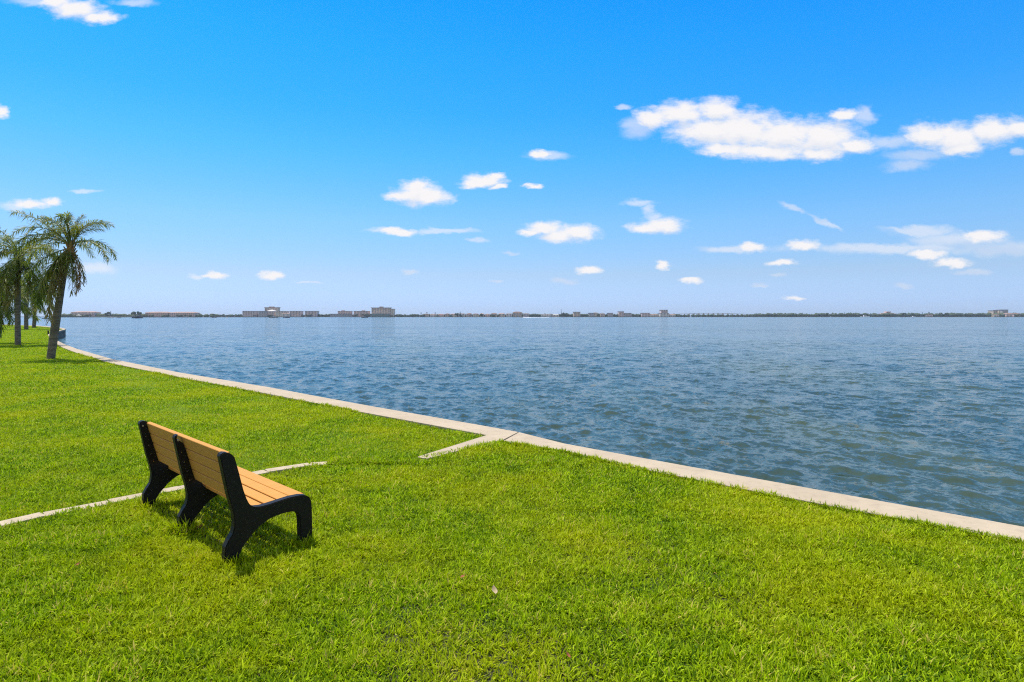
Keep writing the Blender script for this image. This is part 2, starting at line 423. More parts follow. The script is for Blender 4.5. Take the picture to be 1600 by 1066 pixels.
# ------------------------------------------------------------------ bench
S = H/1.8
Bn = G(351, 882); ang = math.atan2(.72769933, .68589626)
# bench space: x = towards the front, y = along the bench away from the viewer, z = up
bench = empty('park_bench', (Bn.x, Bn.y, 0), 'slatted park bench of tan planks on three black frames facing the water', 'bench', rz=ang)
prof = [(.0,-.05),(.0,.02),(.006,.118),(.03,.165),(.058,.205),(.070,.25),(.072,.30),(.062,.36),(.047,.42),(.028,.49),(.0,.63),(-.031,.785),(-.024,.803),(-.005,.812),(.022,.806),
        (.05,.79),(.070,.768),(.078,.745),(.100,.661),(.137,.510),(.160,.44),(.180,.398),(.200,.376),(.225,.364),(.27,.358),(.33,.360),(.40,.367),(.50,.376),(.585,.374),(.63,.364),(.662,.342),(.678,.31),
        (.684,.25),(.686,.15),(.689,-.05),(.590,-.05),(.586,.05),(.582,.17),(.577,.21),(.562,.238),(.540,.253),(.505,.262),(.442,.263),(.385,.258),(.335,.247),(.295,.232),(.257,.209),(.215,.178),(.181,.142),(.150,.108),(.131,.085),(.108,.04),(.095,-.05)]
def frame(y0, y1, inset):
    pts = []
    for (u, v) in prof:
        if inset:
            if v > .40 and u > .045 + (.79-v)*.27 - .045: 
                if (u > .0 and v >= .745): u, v = u-.036, v-.036 if v < .80 else v-.03
                elif v < .745: u -= .040
            elif .2 <= u <= .66 and v > .34: v -= .040
        pts.append((u*S, v*S))
    n = len(pts); vs = [(u, y0, v) for u, v in pts]+[(u, y1, v) for u, v in pts]
    fs = [tuple(range(n)), tuple(range(n, 2*n))[::-1]]+[(i, i+n, (i+1) % n+n, (i+1) % n) for i in range(n)]
    o = mesh_obj('frame', vs, fs, M['frame'], bench); fix_normals(o)
    # bevel only the rim
    bm = bmesh.new(); bm.from_mesh(o.data)
    es = [e for e in bm.edges if len(e.link_faces) == 2 and max(len(f.verts) for f in e.link_faces) > 10]
    bmesh.ops.bevel(bm, geom=es, offset=.006, segments=2, affect='EDGES')
    bm.to_mesh(o.data); bm.free()
    return o
TH = .065*S; SP = .961*S
frames = [frame(0, TH, False), frame(SP, SP+TH, True), frame(2*SP, 2*SP+TH, False)]
# the world frame: +y of bench space must run away along the bench
def plank(name, c, d, width, thick, y0, y1):
    """c = centre (u,v), d = direction across the plank in the profile"""
    d = Vector((d[0], d[1])).normalized(); nrm = Vector((-d.y, d.x)); c = Vector(c)*S
    w = width*S/2; t = thick*S/2
    q = [c-d*w-nrm*t, c+d*w-nrm*t, c+d*w+nrm*t, c-d*w+nrm*t]
    m = MB(); m.poly([(p.x, y, p.y) for y in (y0, y1) for p in q], [(0,1,2,3),(7,6,5,4),(0,4,5,1),(1,5,6,2),(2,6,7,3),(3,7,4,0)])
    return fix_normals(m.build(name, M['plank'], bench), .009, 3)
y0p, y1p = TH-.004, 2*SP+.004
dB = Vector((.262, -.965)).normalized()
top = Vector((.047, .772)); gap = .006; wB = .098
tmid = [(.105, .0), (.095, 0), (.095, 0), (.088, 0)]
pos = 0.0
tops = Vector((.043, .797))
for k, w in enumerate((.112, .096, .096, .096)):
    c = tops+dB*(pos+w/2); plank('back_plank', (c.x, c.y), (dB.x, dB.y), w-.0062, .036, y0p, y1p); pos += w
seatc = [((.262,.336),(1,.01)), ((.366,.345),(1,.07)), ((.470,.353),(1,.07)), ((.585,.350),(1,-.04))]
for (c, d), w in zip(seatc, (.100,.100,.100,.122)): plank('seat_plank', c, d, w-.0055, .036, y0p, y1p)
# bolts on the visible side of the two further frames
for fi, fo in ((1, frames[1]), (2, frames[2])):
    yb = fi*SP
    for (u, v, r) in ((-.004,.765,.0085), (.020,.66,.0045), (.043,.575,.005), (.064,.495,.0045), (.086,.415,.005)):
        m = MB(); m.tube([(u*S, yb+.002, v*S), (u*S, yb-.004, v*S)], r*S*(.72 if r < .008 else 1), 8)
        o = m.build('bolt', M['bolt'], fo)
        fix_normals(o)

def not_frame(P):
    # footprint of bench legs and a worn patch under the seat
    rel = P-np.array([Bn.x, Bn.y]); c, s = math.cos(ang), math.sin(ang)
    u = rel[:, 0]*c+rel[:, 1]*s; v = -rel[:, 0]*s+rel[:, 1]*c
    keep = np.ones(len(P), bool)
    for k in range(3):
        on = (v > k*SP-.005) & (v < k*SP+TH+.005)
        keep &= ~(on & (u > .0) & (u < .1*S)); keep &= ~(on & (u > .59*S) & (u < .69*S))
    worn = (u > .08) & (u < .62) & (v > .25) & (v < 1.9)
    keep &= ~(worn & (rng.random(len(P)) < .6))
    wq = ((u-.95)/.35)**2+((v-1.1)/.9)**2
    keep &= ~((wq < 1) & (rng.random(len(P)) < .35))
    return keep
def off_edging(w):
    A = np.array([(p.x, p.y) for p in curb]); vis = np.ones(len(A))
    def f(P):
        keep = not_frame(P)
        d = np.full(len(P), 9.0)
        for a, b in zip(A[:-1], A[1:]):
            ab = b-a; t = np.clip(((P-a)@ab)/(ab@ab), 0, 1); d = np.minimum(d, np.linalg.norm(P-(a+t[:, None]*ab), axis=1))
        lim = np.where(P[:, 0] > -2.3, .0, w+.03*np.sin(P[:, 0]*9)*np.sin(P[:, 0]*23+1))      # grass grows over the stones near the wall
        return keep & (d > lim)
    return f
grass('near_lawn_grass', front_poly, -.036, 430000, 1.9, 12, 'bright green grass of the near lawn under the bench', bald=off_edging(.072))
grass('far_lawn_grass', back_poly, -.053, 390000, 4.6, 130, 'bright green grass of the lawn between the edging stones and the palms', lenr=(.034,.058), bald=off_edging(.085), refd=6.5)
# grass spilling over the hidden part of the edging
ov = [G(655,709), G(655,722), G(512,726), G(512,716)]
grass('edging_overgrowth', ov, -.02, 5000, 6.5, 9.5, 'tuft of grass grown over the edging near the seawall corner', lenr=(.04,.07))

# longer grass left by the mower round the bench feet
def feet(n):
    k = rng.integers(0, 3, n); fr = rng.random(n) < .5
    u = np.where(fr, rng.normal(.05, .055, n), rng.normal(.66, .05, n)); v = k*SP+rng.normal(TH/2, .055, n)
    u = np.where((u > .0) & (u < .105) & (v > k*SP) & (v < k*SP+TH), -.02, u)
    c, s_ = math.cos(ang), math.sin(ang)
    return np.stack([Bn.x+u*c-v*s_, Bn.y+u*s_+v*c], 1)
grass('bench_foot_grass', None, -.036, 2600, 0, 0, 'longer untrimmed grass standing round the bench feet', lenr=(.07,.12), sampler=feet)

# ragged fringe of grass along the walls
def fringe(name, I, zb, step, label, lo, hi):
    ps = [np.array((p.x, p.y)) for p in I]; q = []
    for a, b in zip(ps[:-1], ps[1:]):
        d = b-a; L = np.linalg.norm(d); 
        if L < .05: continue
        nn = np.array([-d[1], d[0]])/L; q.append((a, b, nn))
    polys = []
    for a, b, nn in q:
        polys.append([Vector((*(a-nn*hi), 0)), Vector((*(b-nn*hi), 0)), Vector((*(b+nn*hi), 0)), Vector((*(a+nn*hi), 0))])
    return polys
for nm, I, zb, cnt, lab in (('near_fringe_grass', RI[:5], -.030, 900, 'ragged edge of grass along the straight right seawall'),
                            ('far_fringe_grass', LI[2:7], -.045, 700, 'ragged edge of grass along the long curving seawall')):
    obs = []
    for poly in fringe(nm, I, zb, .1, lab, 0, .035):
        L = (poly[1]-poly[0]).length; c = poly[0]
        zmn = min(p.y for p in poly); zmx = max(p.y for p in poly)
        obs.append((poly, L, zmn, zmx))
    for kk, (poly, L, zmn, zmx) in enumerate(obs):
        # sample straight in the narrow band
        pass
    FR = [(p[0], p[1], p[2]) for p in [(o_[0][0], o_[0][1], o_[0][3]) for o_ in obs]]
    def sampler(n, FR=FR):
        w = np.array([(b-a).length/max(4, (a.y+b.y)/2)**1.2 for a, b, c in FR]); w /= w.sum(); k = rng.choice(len(FR), n, p=w)
        A = np.array([(a.x, a.y) for a, b, c in FR]); B_ = np.array([(b.x, b.y) for a, b, c in FR]); C = np.array([(c.x, c.y) for a, b, c in FR])
        t = rng.random((n, 1)); u_ = rng.random((n, 1))
        return A[k]+(B_[k]-A[k])*t+(C[k]-A[k])*u_
    grass(nm, None, zb, cnt*9, 0, 0, lab, lenr=(.04,.068), sampler=sampler)

# fallen leaves
def leaf(px, py, size, az, mat, label):
    p = G(px, py, .0); n = 9; vs = []; fs = []
    for i in range(n):
        t = i/(n-1); w = .28*math.sin(math.pi*min(1, t*1.05)**.8)*size; z = .012+.05*size*math.sin(t*6+az)+.2*size*t*t
        for s in (-1, 0, 1):
            vs.append(((t-.5)*size, s*w, z+abs(s)*w*.45))
    for i in range(n-1):
        for k in range(2): a = i*3+k; fs.append((a, a+1, a+4, a+3))
    o = mesh_obj('fallen_leaf', vs, fs, mat, None, True); o.location = (p.x, p.y, .0); o.rotation_euler = (.25, -.3, az)
    return tag(o, label, 'leaf', 'dry leaves lying on the near lawn')
tanl = var_mat('dry_leaf', (.46,.36,.20), (.34,.24,.13), 30, .8)
redl = var_mat('brown_leaf', (.33,.10,.035), (.22,.07,.03), 30, .8)
leaf(771, 925, .075, 1.9, tanl, 'pale tan curled dry leaf on the grass of the near lawn')
leaf(724, 903, .04, .4, redl, 'small dark brown leaf just left of the pale tan leaf')
leaf(122, 884, .045, 1.0, redl, 'reddish brown leaf on the grass left of the bench')
leaf(886, 1027, .04, 2.2, redl, 'reddish brown leaf low at the bottom middle of the near lawn')
leaf(312, 826, .07, .7, redl, 'orange brown leaf in the worn patch under the bench')

# ------------------------------------------------------------------ water
def water():
    rr = [1.5, 3.0]
    r = 4.0
    while r < 260: rr.append(r); r *= 1.0048
    while r < 3100: rr.append(r); r *= 1.06
    rr.append(3150.0)
    fine = np.radians(np.linspace(-52, 52, 860)); coarse = np.radians(np.arange(60, 301, 8))
    th = np.concatenate([fine, coarse]); rr = np.array(rr)
    RR, TT = np.meshgrid(rr, th, indexing='ij'); X = RR*np.sin(TT); Y = RR*np.cos(TT)
    Zv = np.zeros_like(X); nR, nT = X.shape
    cell = np.gradient(rr)[:, None]
    wr = np.random.default_rng(3)
    main = math.atan2(-.55, -.83)       # waves run towards the wall
    for k in range(96):
        lam = .17*(13**(wr.random()**1.0)); 
        a = .0064*lam**.60*math.exp(-lam/2.2)*(.5+wr.random())
        d = main+wr.normal(0, .62); kx, ky = math.cos(d)*2*np.pi/lam, math.sin(d)*2*np.pi/lam
        fade = np.clip((lam/(cell*3.2))-1, 0, 1)
        ph = kx*X+ky*Y+wr.random()*6.28
        ph = ph+.8*np.sin(.35*X*wr.random()+.4*Y*wr.random()+k)
        s = .5+.5*np.sin(ph); Zv += a*fade*(2*s**1.35-1)
    v = np.stack([X, Y, Zv-1.03], -1).reshape(-1, 3)
    i, j = np.meshgrid(np.arange(nR-1), np.arange(nT), indexing='ij'); j2 = (j+1) % nT
    f = np.stack([i*nT+j, (i+1)*nT+j, (i+1)*nT+j2, i*nT+j2], -1).reshape(-1, 4)[:, ::-1]
    me = bpy.data.meshes.new('water'); me.vertices.add(len(v)); me.vertices.foreach_set('co', v.astype(np.float32).ravel())
    me.loops.add(f.size); me.loops.foreach_set('vertex_index', f.ravel().astype(np.int32))
    me.polygons.add(len(f)); me.polygons.foreach_set('loop_start', (np.arange(len(f))*4).astype(np.int32))
    me.update(calc_edges=True); me.polygons.foreach_set('use_smooth', np.ones(len(f), bool))
    m, N, b = pmat('bay_water', (.02,.05,.05), .09); b.inputs['IOR'].default_value = 1.333
    g = N.n('ShaderNodeNewGeometry').outputs['Position']
    patch = N.smooth(N.noise(N.vmath('MULTIPLY', g, (1, .35, 1)), .13, 4, .6), .42, .66)
    N.put(b.inputs['Base Color'], N.mix(patch, (.036,.062,.046), (.062,.085,.046)))
    # ripples too small for the mesh, as slopes
    gs = N.vmath('MULTIPLY', g, (1.0, 1.0, 0))
    s1 = N.vmath('SUBTRACT', N.noise(gs, 5.0, 4, .6, .3, True), (.5, .5, .5))
    s2 = N.vmath('SUBTRACT', N.noise(N.vmath('MULTIPLY', g, (.6, 1.0, 0)), 1.6, 4, .6, .3, True), (.5, .5, .5))
    s3 = N.vmath('SUBTRACT', N.noise(gs, 17.0, 3, .6, .2, True), (.5, .5, .5))
    sl = N.vmath('ADD', N.vmath('ADD', N.vmath('MULTIPLY', s1, (1.0, 1.0, 0)), N.vmath('MULTIPLY', s3, (.7, .7, 0))), N.vmath('MULTIPLY', s2, (.7, .95, 0)))
    lane = N.smooth(N.noise(N.vmath('MULTIPLY', g, (.25, 1.0, 0)), .045, 4, .6), .35, .65, .72, 1.25)   # wind lanes
    o_ = N.n('ShaderNodeVectorMath', operation='SCALE'); N.put(o_.inputs[0], sl); N.put(o_.inputs['Scale'], lane); sl = o_.outputs[0]
    nn_ = N.n('ShaderNodeNewGeometry').outputs['Normal']
    N.t.links.new(N.vmath('NORMALIZE', N.vmath('ADD', nn_, sl)), b.inputs['Normal'])
    me.materials.append(m)
    o = bpy.data.objects.new('water', me); COL.objects.link(o); return tag(o, kind='structure')
water()

# ------------------------------------------------------------------ palms
def frond_mesh(e0, droop, length, dead=False, seed=0, plume=.55):
    r = random.Random(seed); n = 26; pts = []; p = Vector((0, 0, 0)); ds = []
    for i in range(n+1):
        t = i/n; e = e0-droop*t**1.25; d = Vector((math.cos(e), .12*math.sin(3*t+seed), math.sin(e))).normalized()
        pts.append(p.copy()); ds.append(d); p = p+d*length/n
    st = MB(); st.tube(pts, [.026*(1-.85*i/n)+.003 for i in range(n+1)], 5)
    lf = MB(); NL = 74
    for k in range(NL):
        t = .14+.86*(k/(NL-1)); fi = t*n; i0 = min(int(fi), n-1); fr = fi-i0
        q = pts[i0].lerp(pts[i0+1], fr); d = ds[i0]; side = d.cross(Vector((0, 0, 1)))
        side = side.normalized() if side.length > .05 else Vector((0, 1, 0)); up = side.cross(d).normalized()
        for s in (-1, 1):
            if r.random() < (.30 if dead else .05): continue
            L = (.16+.36*math.sin(math.pi*min(1, .12+t*.80)))*r.uniform(.8, 1.15)*(.8 if dead else 1)
            ph_ = r.uniform(-1.15, .95)*plume*1.7
            dd = (side*s*math.cos(ph_)+up*math.sin(ph_)+d*(.50+.6*t)).normalized()
            w = .015*r.uniform(.7, 1.3); sag = Vector((0, 0, -1))
            a = q; b_ = q+dd*L*.5+sag*L*.05; c_ = q+dd*L*.93+sag*L*(.24 if not dead else .5)
            wv = dd.cross(sag); wv = wv.normalized() if wv.length > .1 else side
            tw = r.uniform(-.7, .7); wv = (wv*math.cos(tw)+up*math.sin(tw)).normalized()
            lf.poly([a-wv*w*.6, a+wv*w*.6, b_+wv*w, b_-wv*w, c_], [(0,1,2,3),(3,2,4)])
    return st, lf, dead
VAR = {}
def variant(key):
    if key not in VAR:
        e0, droop, L, dead, seed, pl = {'spear': (80,30,2.0,0,1,.3), 'erect': (68,85,2.5,0,2,.6), 'erect2': (58,100,2.6,0,12,.6), 'reach': (52,52,2.9,0,21,.8), 'tuft': (78,95,1.9,0,22,.9), 'mid': (42,95,2.7,0,3,.6),
            'mid2': (30,110,2.6,0,13,.6), 'out': (14,85,2.6,0,4,.6), 'low': (-18,60,2.3,0,5,.6), 'hang': (-50,38,2.2,0,6,.5), 'dead': (-66,24,2.3,1,7,.5)}[key]
        st, lf, dead = frond_mesh(R(e0), R(droop), L, bool(dead), seed, pl)
        so2 = mesh_obj('frond', lf.v, lf.f, M['dead_frond'] if dead else M['frond'])
        rc = mesh_obj('stem', st.v, st.f, M['rachis'], so2)
        COL.objects.unlink(so2); COL.objects.unlink(rc); VAR[key] = (so2.data, rc.data)
    return VAR[key]
def palm(base, topv, widths, spec, label, sc_=1.0, seed=0, stalks=()):
    r = random.Random(seed)
    root = empty('palm_tree', base, label, 'palm tree', 'palm trees on the far lawn')
    t = Vector(topv)-Vector(base); n = 26; pts = []; rad = []
    for i in range(n+1):
        s = i/n; bow = Vector((-.012*t.length*math.sin(math.pi*s), 0, 0))
        pts.append(t*s+bow+Vector((0, 0, -.08 if i == 0 else 0)))
        k = s*(len(widths)-1); a = int(min(k, len(widths)-2)); w = widths[a]+(widths[a+1]-widths[a])*(k-a)
        rad.append(w/2*(1+.035*(i % 2)))
    MB().tube(pts, rad, 12).build('trunk', M['trunk'], root, True)
    # fibrous crown base of old leaf stubs
    m = MB(); tp = pts[-1]
    for k in range(22):
        az = k*2.4; z = -.75+.75*k/22; rr_ = .10+.03*r.random()
        p0 = tp+Vector((math.cos(az)*rr_*.6, math.sin(az)*rr_*.6, z)); e = R(45+25*k/22)
        p1 = p0+Vector((math.cos(az)*math.cos(e), math.sin(az)*math.cos(e), math.sin(e)))*.34
        m.tube([p0, p1], [.05, .025], 5)
    m.tube([tp+Vector((0,0,-.8)), tp+Vector((0,0,-.3)), tp+Vector((0,0,.25))], [.13, .15, .06], 8)
    m.build('crown_base', M['seed'], root)
    for (key, azd, s) in spec:
        lm, rm = variant(key)
        fo = bpy.data.objects.new('dead_frond' if key == 'dead' else 'frond', lm); COL.objects.link(fo); fo.parent = root
        st = bpy.data.objects.new('stem', rm); COL.objects.link(st); st.parent = fo
        a = R(azd); fo.location = tp+Vector((math.cos(a)*.07, math.sin(a)*.07, .05 if key not in ('hang','dead','low') else -.12))
        fo.rotation_euler = (r.uniform(-.25, .25), r.uniform(-.08, .08), a); fo.scale = (s*sc_,)*3
    for (azd, L, z0) in stalks:
        m = MB(); a = R(azd); rs = random.Random(int(azd)+5)
        sp = []; 
        for i in range(13):
            q = i/12; sp.append(tp+Vector((math.cos(a)*(.1+.28*math.sin(q*2.2)), math.sin(a)*(.1+.28*math.sin(q*2.2)), z0-q*L)))
        m.tube(sp, .018, 5)
        for k in range(60):
            q = .25+.75*rs.random(); i0 = int(q*11); p = sp[i0]
            d = Vector((rs.uniform(-1, 1), rs.uniform(-1, 1), -1.2)).normalized()*rs.uniform(.15, .34)
            m.tube([p, p+d*.5+Vector((0,0,-.02)), p+d+Vector((0,0,-.08))], [.010, .012, .008], 4)
        m.build('seed_stalk', M['seed'], root)
    return root
def top_at(px, py, Y): 
    return Vector(((px-800)/F*Y, Y, H+(Y0-py)/F*Y))
b1 = G(79, 562, -.07); b1 = Vector((b1.x, b1.y, -.07))
# azimuth 0 = to the right of the picture, 90 = away, -90 = towards the viewer
palm(b1, top_at(110, 384, b1.y-.2), [.32,.33,.33,.30,.26,.21,.18,.16], [
    ('spear',100,.8),('reach',183,1.0),('tuft',170,1.0),('tuft',120,.95),('tuft',20,.95),('tuft',-70,1.0),('tuft',-110,.9),('erect',30,.62),('erect2',150,.8),
    ('mid2',6,.82),('out',-8,.95),('tuft',60,1.1),('tuft',-40,1.1),('mid2',192,.95),('out',182,.95),('mid',205,.85),('mid',-95,.6),('mid2',92,.7),('low',195,1.0),
    ('hang',200,1.35),('hang',185,1.2),('hang',225,1.3),('dead',200,1.45),('hang',245,.8),('dead',-60,.95),('dead',-110,.85),('hang',-90,.7),('hang',-50,.75),('dead',180,.9),('dead',10,.7),('dead',215,1.05),('erect2',200,.9),('dead',150,.9)],
    'tall leaning palm nearest the seawall with fronds bending in the wind', 1.0, 1, stalks=((-15,2.1,-.2),(10,1.7,-.25)))
b2 = G(28, 540, -.07)
palm(b2, top_at(31, 398, b2.y), [.34,.33,.32,.31,.30,.28,.30], [
    ('spear',60,1.1),('erect',0,1.25),('erect2',30,1.3),('erect',170,1.3),('erect2',200,1.2),('mid',-10,1.25),('mid2',10,1.25),('mid',185,1.3),
    ('mid2',160,1.2),('out',-20,1.2),('out',195,1.2),('mid',-90,1.1),('erect2',-70,1.1),('mid',90,1.1),('low',-5,1.2),('low',180,1.2),
    ('mid2',-50,1.15),('out',-60,1.1),('mid2',-130,1.2),('out',-150,1.1),('out',30,1.2),('dead',-90,1.2),('dead',180,1.2),('hang',-20,1.6),('hang',-60,1.5),('hang',200,1.6),('dead',-30,1.6),('dead',-80,1.5),('dead',200,1.6),('hang',-100,1.5),('hang',150,1.6),('hang',-30,1.1),('hang',-90,1.0),('hang',210,1.1),('low',-60,1.1),('dead',-45,1.1),('dead',-130,1.1),('hang',20,1.2),('dead',0,1.1)],
    'upright palm with a dark straight trunk, second from the seawall', 1.0, 2)
b3 = G(41, 515, -.07)
palm(b3, top_at(43, 452, b3.y), [.55,.5,.5,.48,.45], [
    ('erect',10,1.9),('erect2',60,1.8),('mid',-10,1.9),('mid',180,1.9),('erect',190,1.8),('mid2',0,2.0),('mid2',-60,1.9),('mid',-100,1.8),('out',-20,2.0),
    ('low',10,1.9),('hang',-10,1.7),('low',185,2.0),('hang',-70,1.6),('dead',-110,1.5),('low',-80,1.8),('hang',200,1.8),('out',160,1.9)],
    'distant palm just right of the dark straight trunk, its crown of bushy low fronds', 1.0, 3)
b4 = G(53, 512.3, -.07)
palm(b4, top_at(57, 463, b4.y), [.55,.5,.5,.48,.45], [
    ('erect',10,1.8),('erect2',60,1.7),('mid',-10,1.8),('mid',180,1.8),('mid2',0,1.8),('mid2',-60,1.9),('mid',-100,1.8),('out',-20,1.8),
    ('low',10,1.9),('hang',-10,1.7),('low',185,1.8),('hang',-70,1.6),('out',200,1.9),('dead',-90,1.6)],
    'most distant palm, a small trunk seen between the two nearer palm trunks', 1.0, 4)
b5 = G(-16, 537, -.07)
palm(b5, top_at(-12, 446, b5.y), [.36,.34,.33,.32,.3], [
    ('erect',0,1.0),('erect2',30,1.0),('mid',-10,1.1),('mid2',10,1.1),('out',-20,1.1),('low',-5,1.1),('low',-40,1.1),('hang',-10,1.15),('hang',20,1.1),
    ('mid',180,1.0),('mid2',200,1.0),('erect',150,1.0),('out',90,1.0),('hang',-60,1.3),('dead',-20,1.4),('low',60,1.2),('mid2',-5,1.5),('out',-15,1.5),('low',-8,1.7),('low',-30,1.6),('hang',-12,1.7),('hang',-35,1.4),('hang',5,1.4),('dead',0,1.4),('low',-20,1.3)],
    'palm at the left edge with only its drooping dark fronds in view', 1.0, 5)
# small dark post on the wall beyond the palm
pp = G(75.3, 522.2, 0); post = empty('mooring_post', pp, 'short dark post at the edge of the far lawn beside the leaning palm', 'post')
MB().tube([(0,0,-.05), (0,0,.34)], .07, 10).build('post_shaft', M['frame'], post)
MB().tube([(0,0,.34), (0,0,.38), (0,0,.40)], [.10,.10,.06], 10).build('post_cap', M['frame'], post)

# ------------------------------------------------------------------ far shore
def SH(px, D): return (px-800)/F*D
def zt(py, D): return H+(Y0-py)/F*D
m_tree = var_mat('far_foliage', (.030,.052,.030), (.055,.080,.040), .08, .9)
m_treel = var_mat('far_foliage_light', (.06,.085,.035), (.09,.11,.05), .08, .9)
m_sand = var_mat('beach_sand', (.62,.55,.42), (.50,.44,.33), .02, .9)
m_shore = var_mat('shore_ground', (.10,.11,.07), (.20,.18,.13), .02, .9)
m_win = pmat('far_glass', (.24,.21,.21), .25)[0]
WC = {'cream': (.85,.70,.52), 'pink': (.82,.56,.46), 'white': (.82,.78,.72), 'tan': (.68,.53,.40), 'grey': (.46,.45,.46), 'rose': (.78,.60,.55), 'green': (.15,.26,.22)}
WM = {k: var_mat('stucco_'+k, v, tuple(x*.85 for x in v), .05, .85) for k, v in WC.items()}
RC = {'red': (.42,.28,.23), 'brown': (.22,.12,.08), 'grey': (.26,.25,.26), 'white': (.66,.64,.60)}
RM = {k: var_mat('roof_'+k, v, tuple(x*.8 for x in v), .05, .85) for k, v in RC.items()}
def shore(name, p0, p1, D, z, depth, mat):
    m = MB(); m.box(SH(p0, D), SH(p1, D), D, D+depth, -2, z); return tag(m.build(name, mat), kind='structure')
shore('shore_land', 60, 380, 1620, .5, 200, m_shore)
shore('shore_land', 318, 800, 2120, .5, 300, m_shore)
shore('shore_land', 790, 1700, 2200, .6, 400, m_shore)
shore('shore_land', -500, 70, 1900, .5, 200, m_shore)
shore('beach', 148, 206, 1600, .9, 18, m_sand)

def building(p0, p1, py, D, st, wall, roof, label, name='apartment_building', cat='building', group='buildings on the far shore', depth=26, hip=False, pent=None, bays=None, base=.3):
    x0, x1 = SH(p0, D), SH(p1, D); w = x1-x0; h = zt(py, D)-base; y = D+14
    root = empty(name, ((x0+x1)/2, y, base), label, cat, group)
    hr = h*(.20 if hip else .04); hw = h-hr
    MB().box(-w/2, w/2, 0, depth, -.5, hw).build('wall', WM[wall], root)
    r = MB(); e = w*.02+.6
    if hip:
        i_ = min(w, depth)*.4
        vs = [(-w/2-e,-e,hw),(w/2+e,-e,hw),(w/2+e,depth+e,hw),(-w/2-e,depth+e,hw),(-w/2+i_,depth/2,h),(w/2-i_,depth/2,h)]
        r.poly(vs, [(0,1,5,4),(1,2,5),(2,3,4,5),(3,0,4),(3,2,1,0)])
    else: r.box(-w/2-e, w/2+e, -e, depth+e, hw+.02, h)
    r.build('roof', RM[roof], root)
    fh = hw/st; nb = bays or max(2, int(w/9))
    for s in range(st):
        m = MB(); z0 = s*fh+fh*.28; z1 = s*fh+fh*.82
        for b_ in range(nb):
            c = -w/2+w*(b_+.5)/nb; ww = w/nb*.24
            m.box(c-ww, c+ww, -.12, .3, z0, z1)
        m.build('window_row', m_win, root)
        if s: MB().box(-w/2*.98, w/2*.98, -1.3, -.02, s*fh-.12, s*fh+.12).build('balcony', WM['cream' if wall != 'cream' else 'white'], root)
    if pent:
        a, b_, pz = pent; xa, xb = SH(a, D)-(x0+x1)/2, SH(b_, D)-(x0+x1)/2
        MB().box(xa, xb, 4, depth-4, h+.02, zt(pz, D)-base).build('rooftop_block', WM[wall], root)
    return root
def tree_mass(name, p0, p1, D, hmin, hmax, n, mat, label, rows=3, spread=45, rs=1):
    r = random.Random(rs); m = MB(); ico = bmesh.new(); bmesh.ops.create_icosphere(ico, subdivisions=2, radius=1)
    base = [v.co.copy() for v in ico.verts]; fc = [tuple(v.index for v in f.verts) for f in ico.faces]; ico.free()
    for k in range(n):
        px = p0+(p1-p0)*(k+r.random())/n; d = D+r.random()*spread; h = hmin+(hmax-hmin)*r.random()**1.6
        x = SH(px, D); rx = h*r.uniform(.45, .9)
        ph = [r.uniform(0, 6) for _ in range(3)]
        vs = [(x+v.x*rx*(1+.25*math.sin(5*v.z+ph[0])), d+v.y*rx*(1+.2*math.sin(4*v.x+ph[1])), max(.2, h*.5+v.z*h*.52*(1+.28*math.sin(6*v.x+ph[2])))) for v in base]
        m.poly(vs, fc)
    o = m.build(name, mat, None, True); return tag(o, label, 'trees', kind='stuff')
TD = 2215
tree_mass('shore_trees', 70, 222, 1640, 5, 9, 150, m_treel, 'low green trees behind the sandy beach on the far left shore', rs=1)
tree_mass('shore_trees', 205, 325, 1650, 4, 9, 110, m_treel, 'green trees round the long condominium block on the far shore', rs=2)
tree_mass('shore_trees', 318, 600, 2132, 6, 10, 240, m_tree, 'dark tree belt along the shore below the condominium blocks', rs=3)
tree_mass('shore_trees', 596, 800, 2132, 5, 9.5, 200, m_tree, 'tree belt among the waterfront houses right of the big hotel', rs=4)
tree_mass('shore_trees', 795, 1060, 2240, 8, 12, 230, m_tree, 'dark trees between the houses left of the pale tower', rs=5)
tree_mass('shore_trees', 1050, 1190, 2236, 5, 9, 110, m_tree, 'low dark trees on the shore below the arched bridge', rs=6)
tree_mass('shore_trees', 1180, 1560, 2236, 8, 14, 380, m_tree, 'long dark tree line on the shore right of the bridge', rs=7)
tree_mass('shore_trees', 1545, 1680, 2236, 8, 15, 100, m_treel, 'greener trees round the buildings at the right end of the shore', rs=8)

building(105, 142, 486.3, 1640, 3, 'rose', 'red', 'red roofed building behind the sandy beach at the far left', hip=True)
building(222, 258, 487.0, 1640, 4, 'pink', 'red', 'left half of the long pink condominium row on the far shore', hip=True, bays=12)
building(260, 300, 487.2, 1640, 4, 'rose', 'red', 'right half of the long pink condominium row on the far shore', hip=True, bays=12)
building(376, 396, 486.0, 2120, 5, 'rose', 'grey', 'squarish condominium block at the left end of the middle cluster')
building(401, 414, 486.0, 2120, 5, 'grey', 'grey', 'narrow grey condominium block left of the domed one')
building(411, 431, 480.2, 2160, 7, 'tan', 'brown', 'tallest tan block rising behind the low condominiums', pent=(417,423,479))
building(414, 426, 484.0, 2125, 5, 'rose', 'white', 'white topped condominium in front of the tallest tan block', hip=True)
building(428, 445, 486.2, 2120, 5, 'cream', 'grey', 'cream condominium block right of the tallest tan block')
building(438, 450, 488.8, 2112, 3, 'white', 'red', 'low white building with red roof at the water by the cream condominium', hip=True)
building(450, 468, 486.0, 2120, 5, 'rose', 'grey', 'left one of the twin condominium blocks in the middle cluster')
building(474, 493, 486.0, 2120, 5, 'rose', 'grey', 'right one of the twin condominium blocks in the middle cluster')
building(526, 546, 486.2, 2120, 4, 'pink', 'brown', 'pink block with brown rooftop on the shore left of the hotel, left of a pair', pent=(531,535,485))
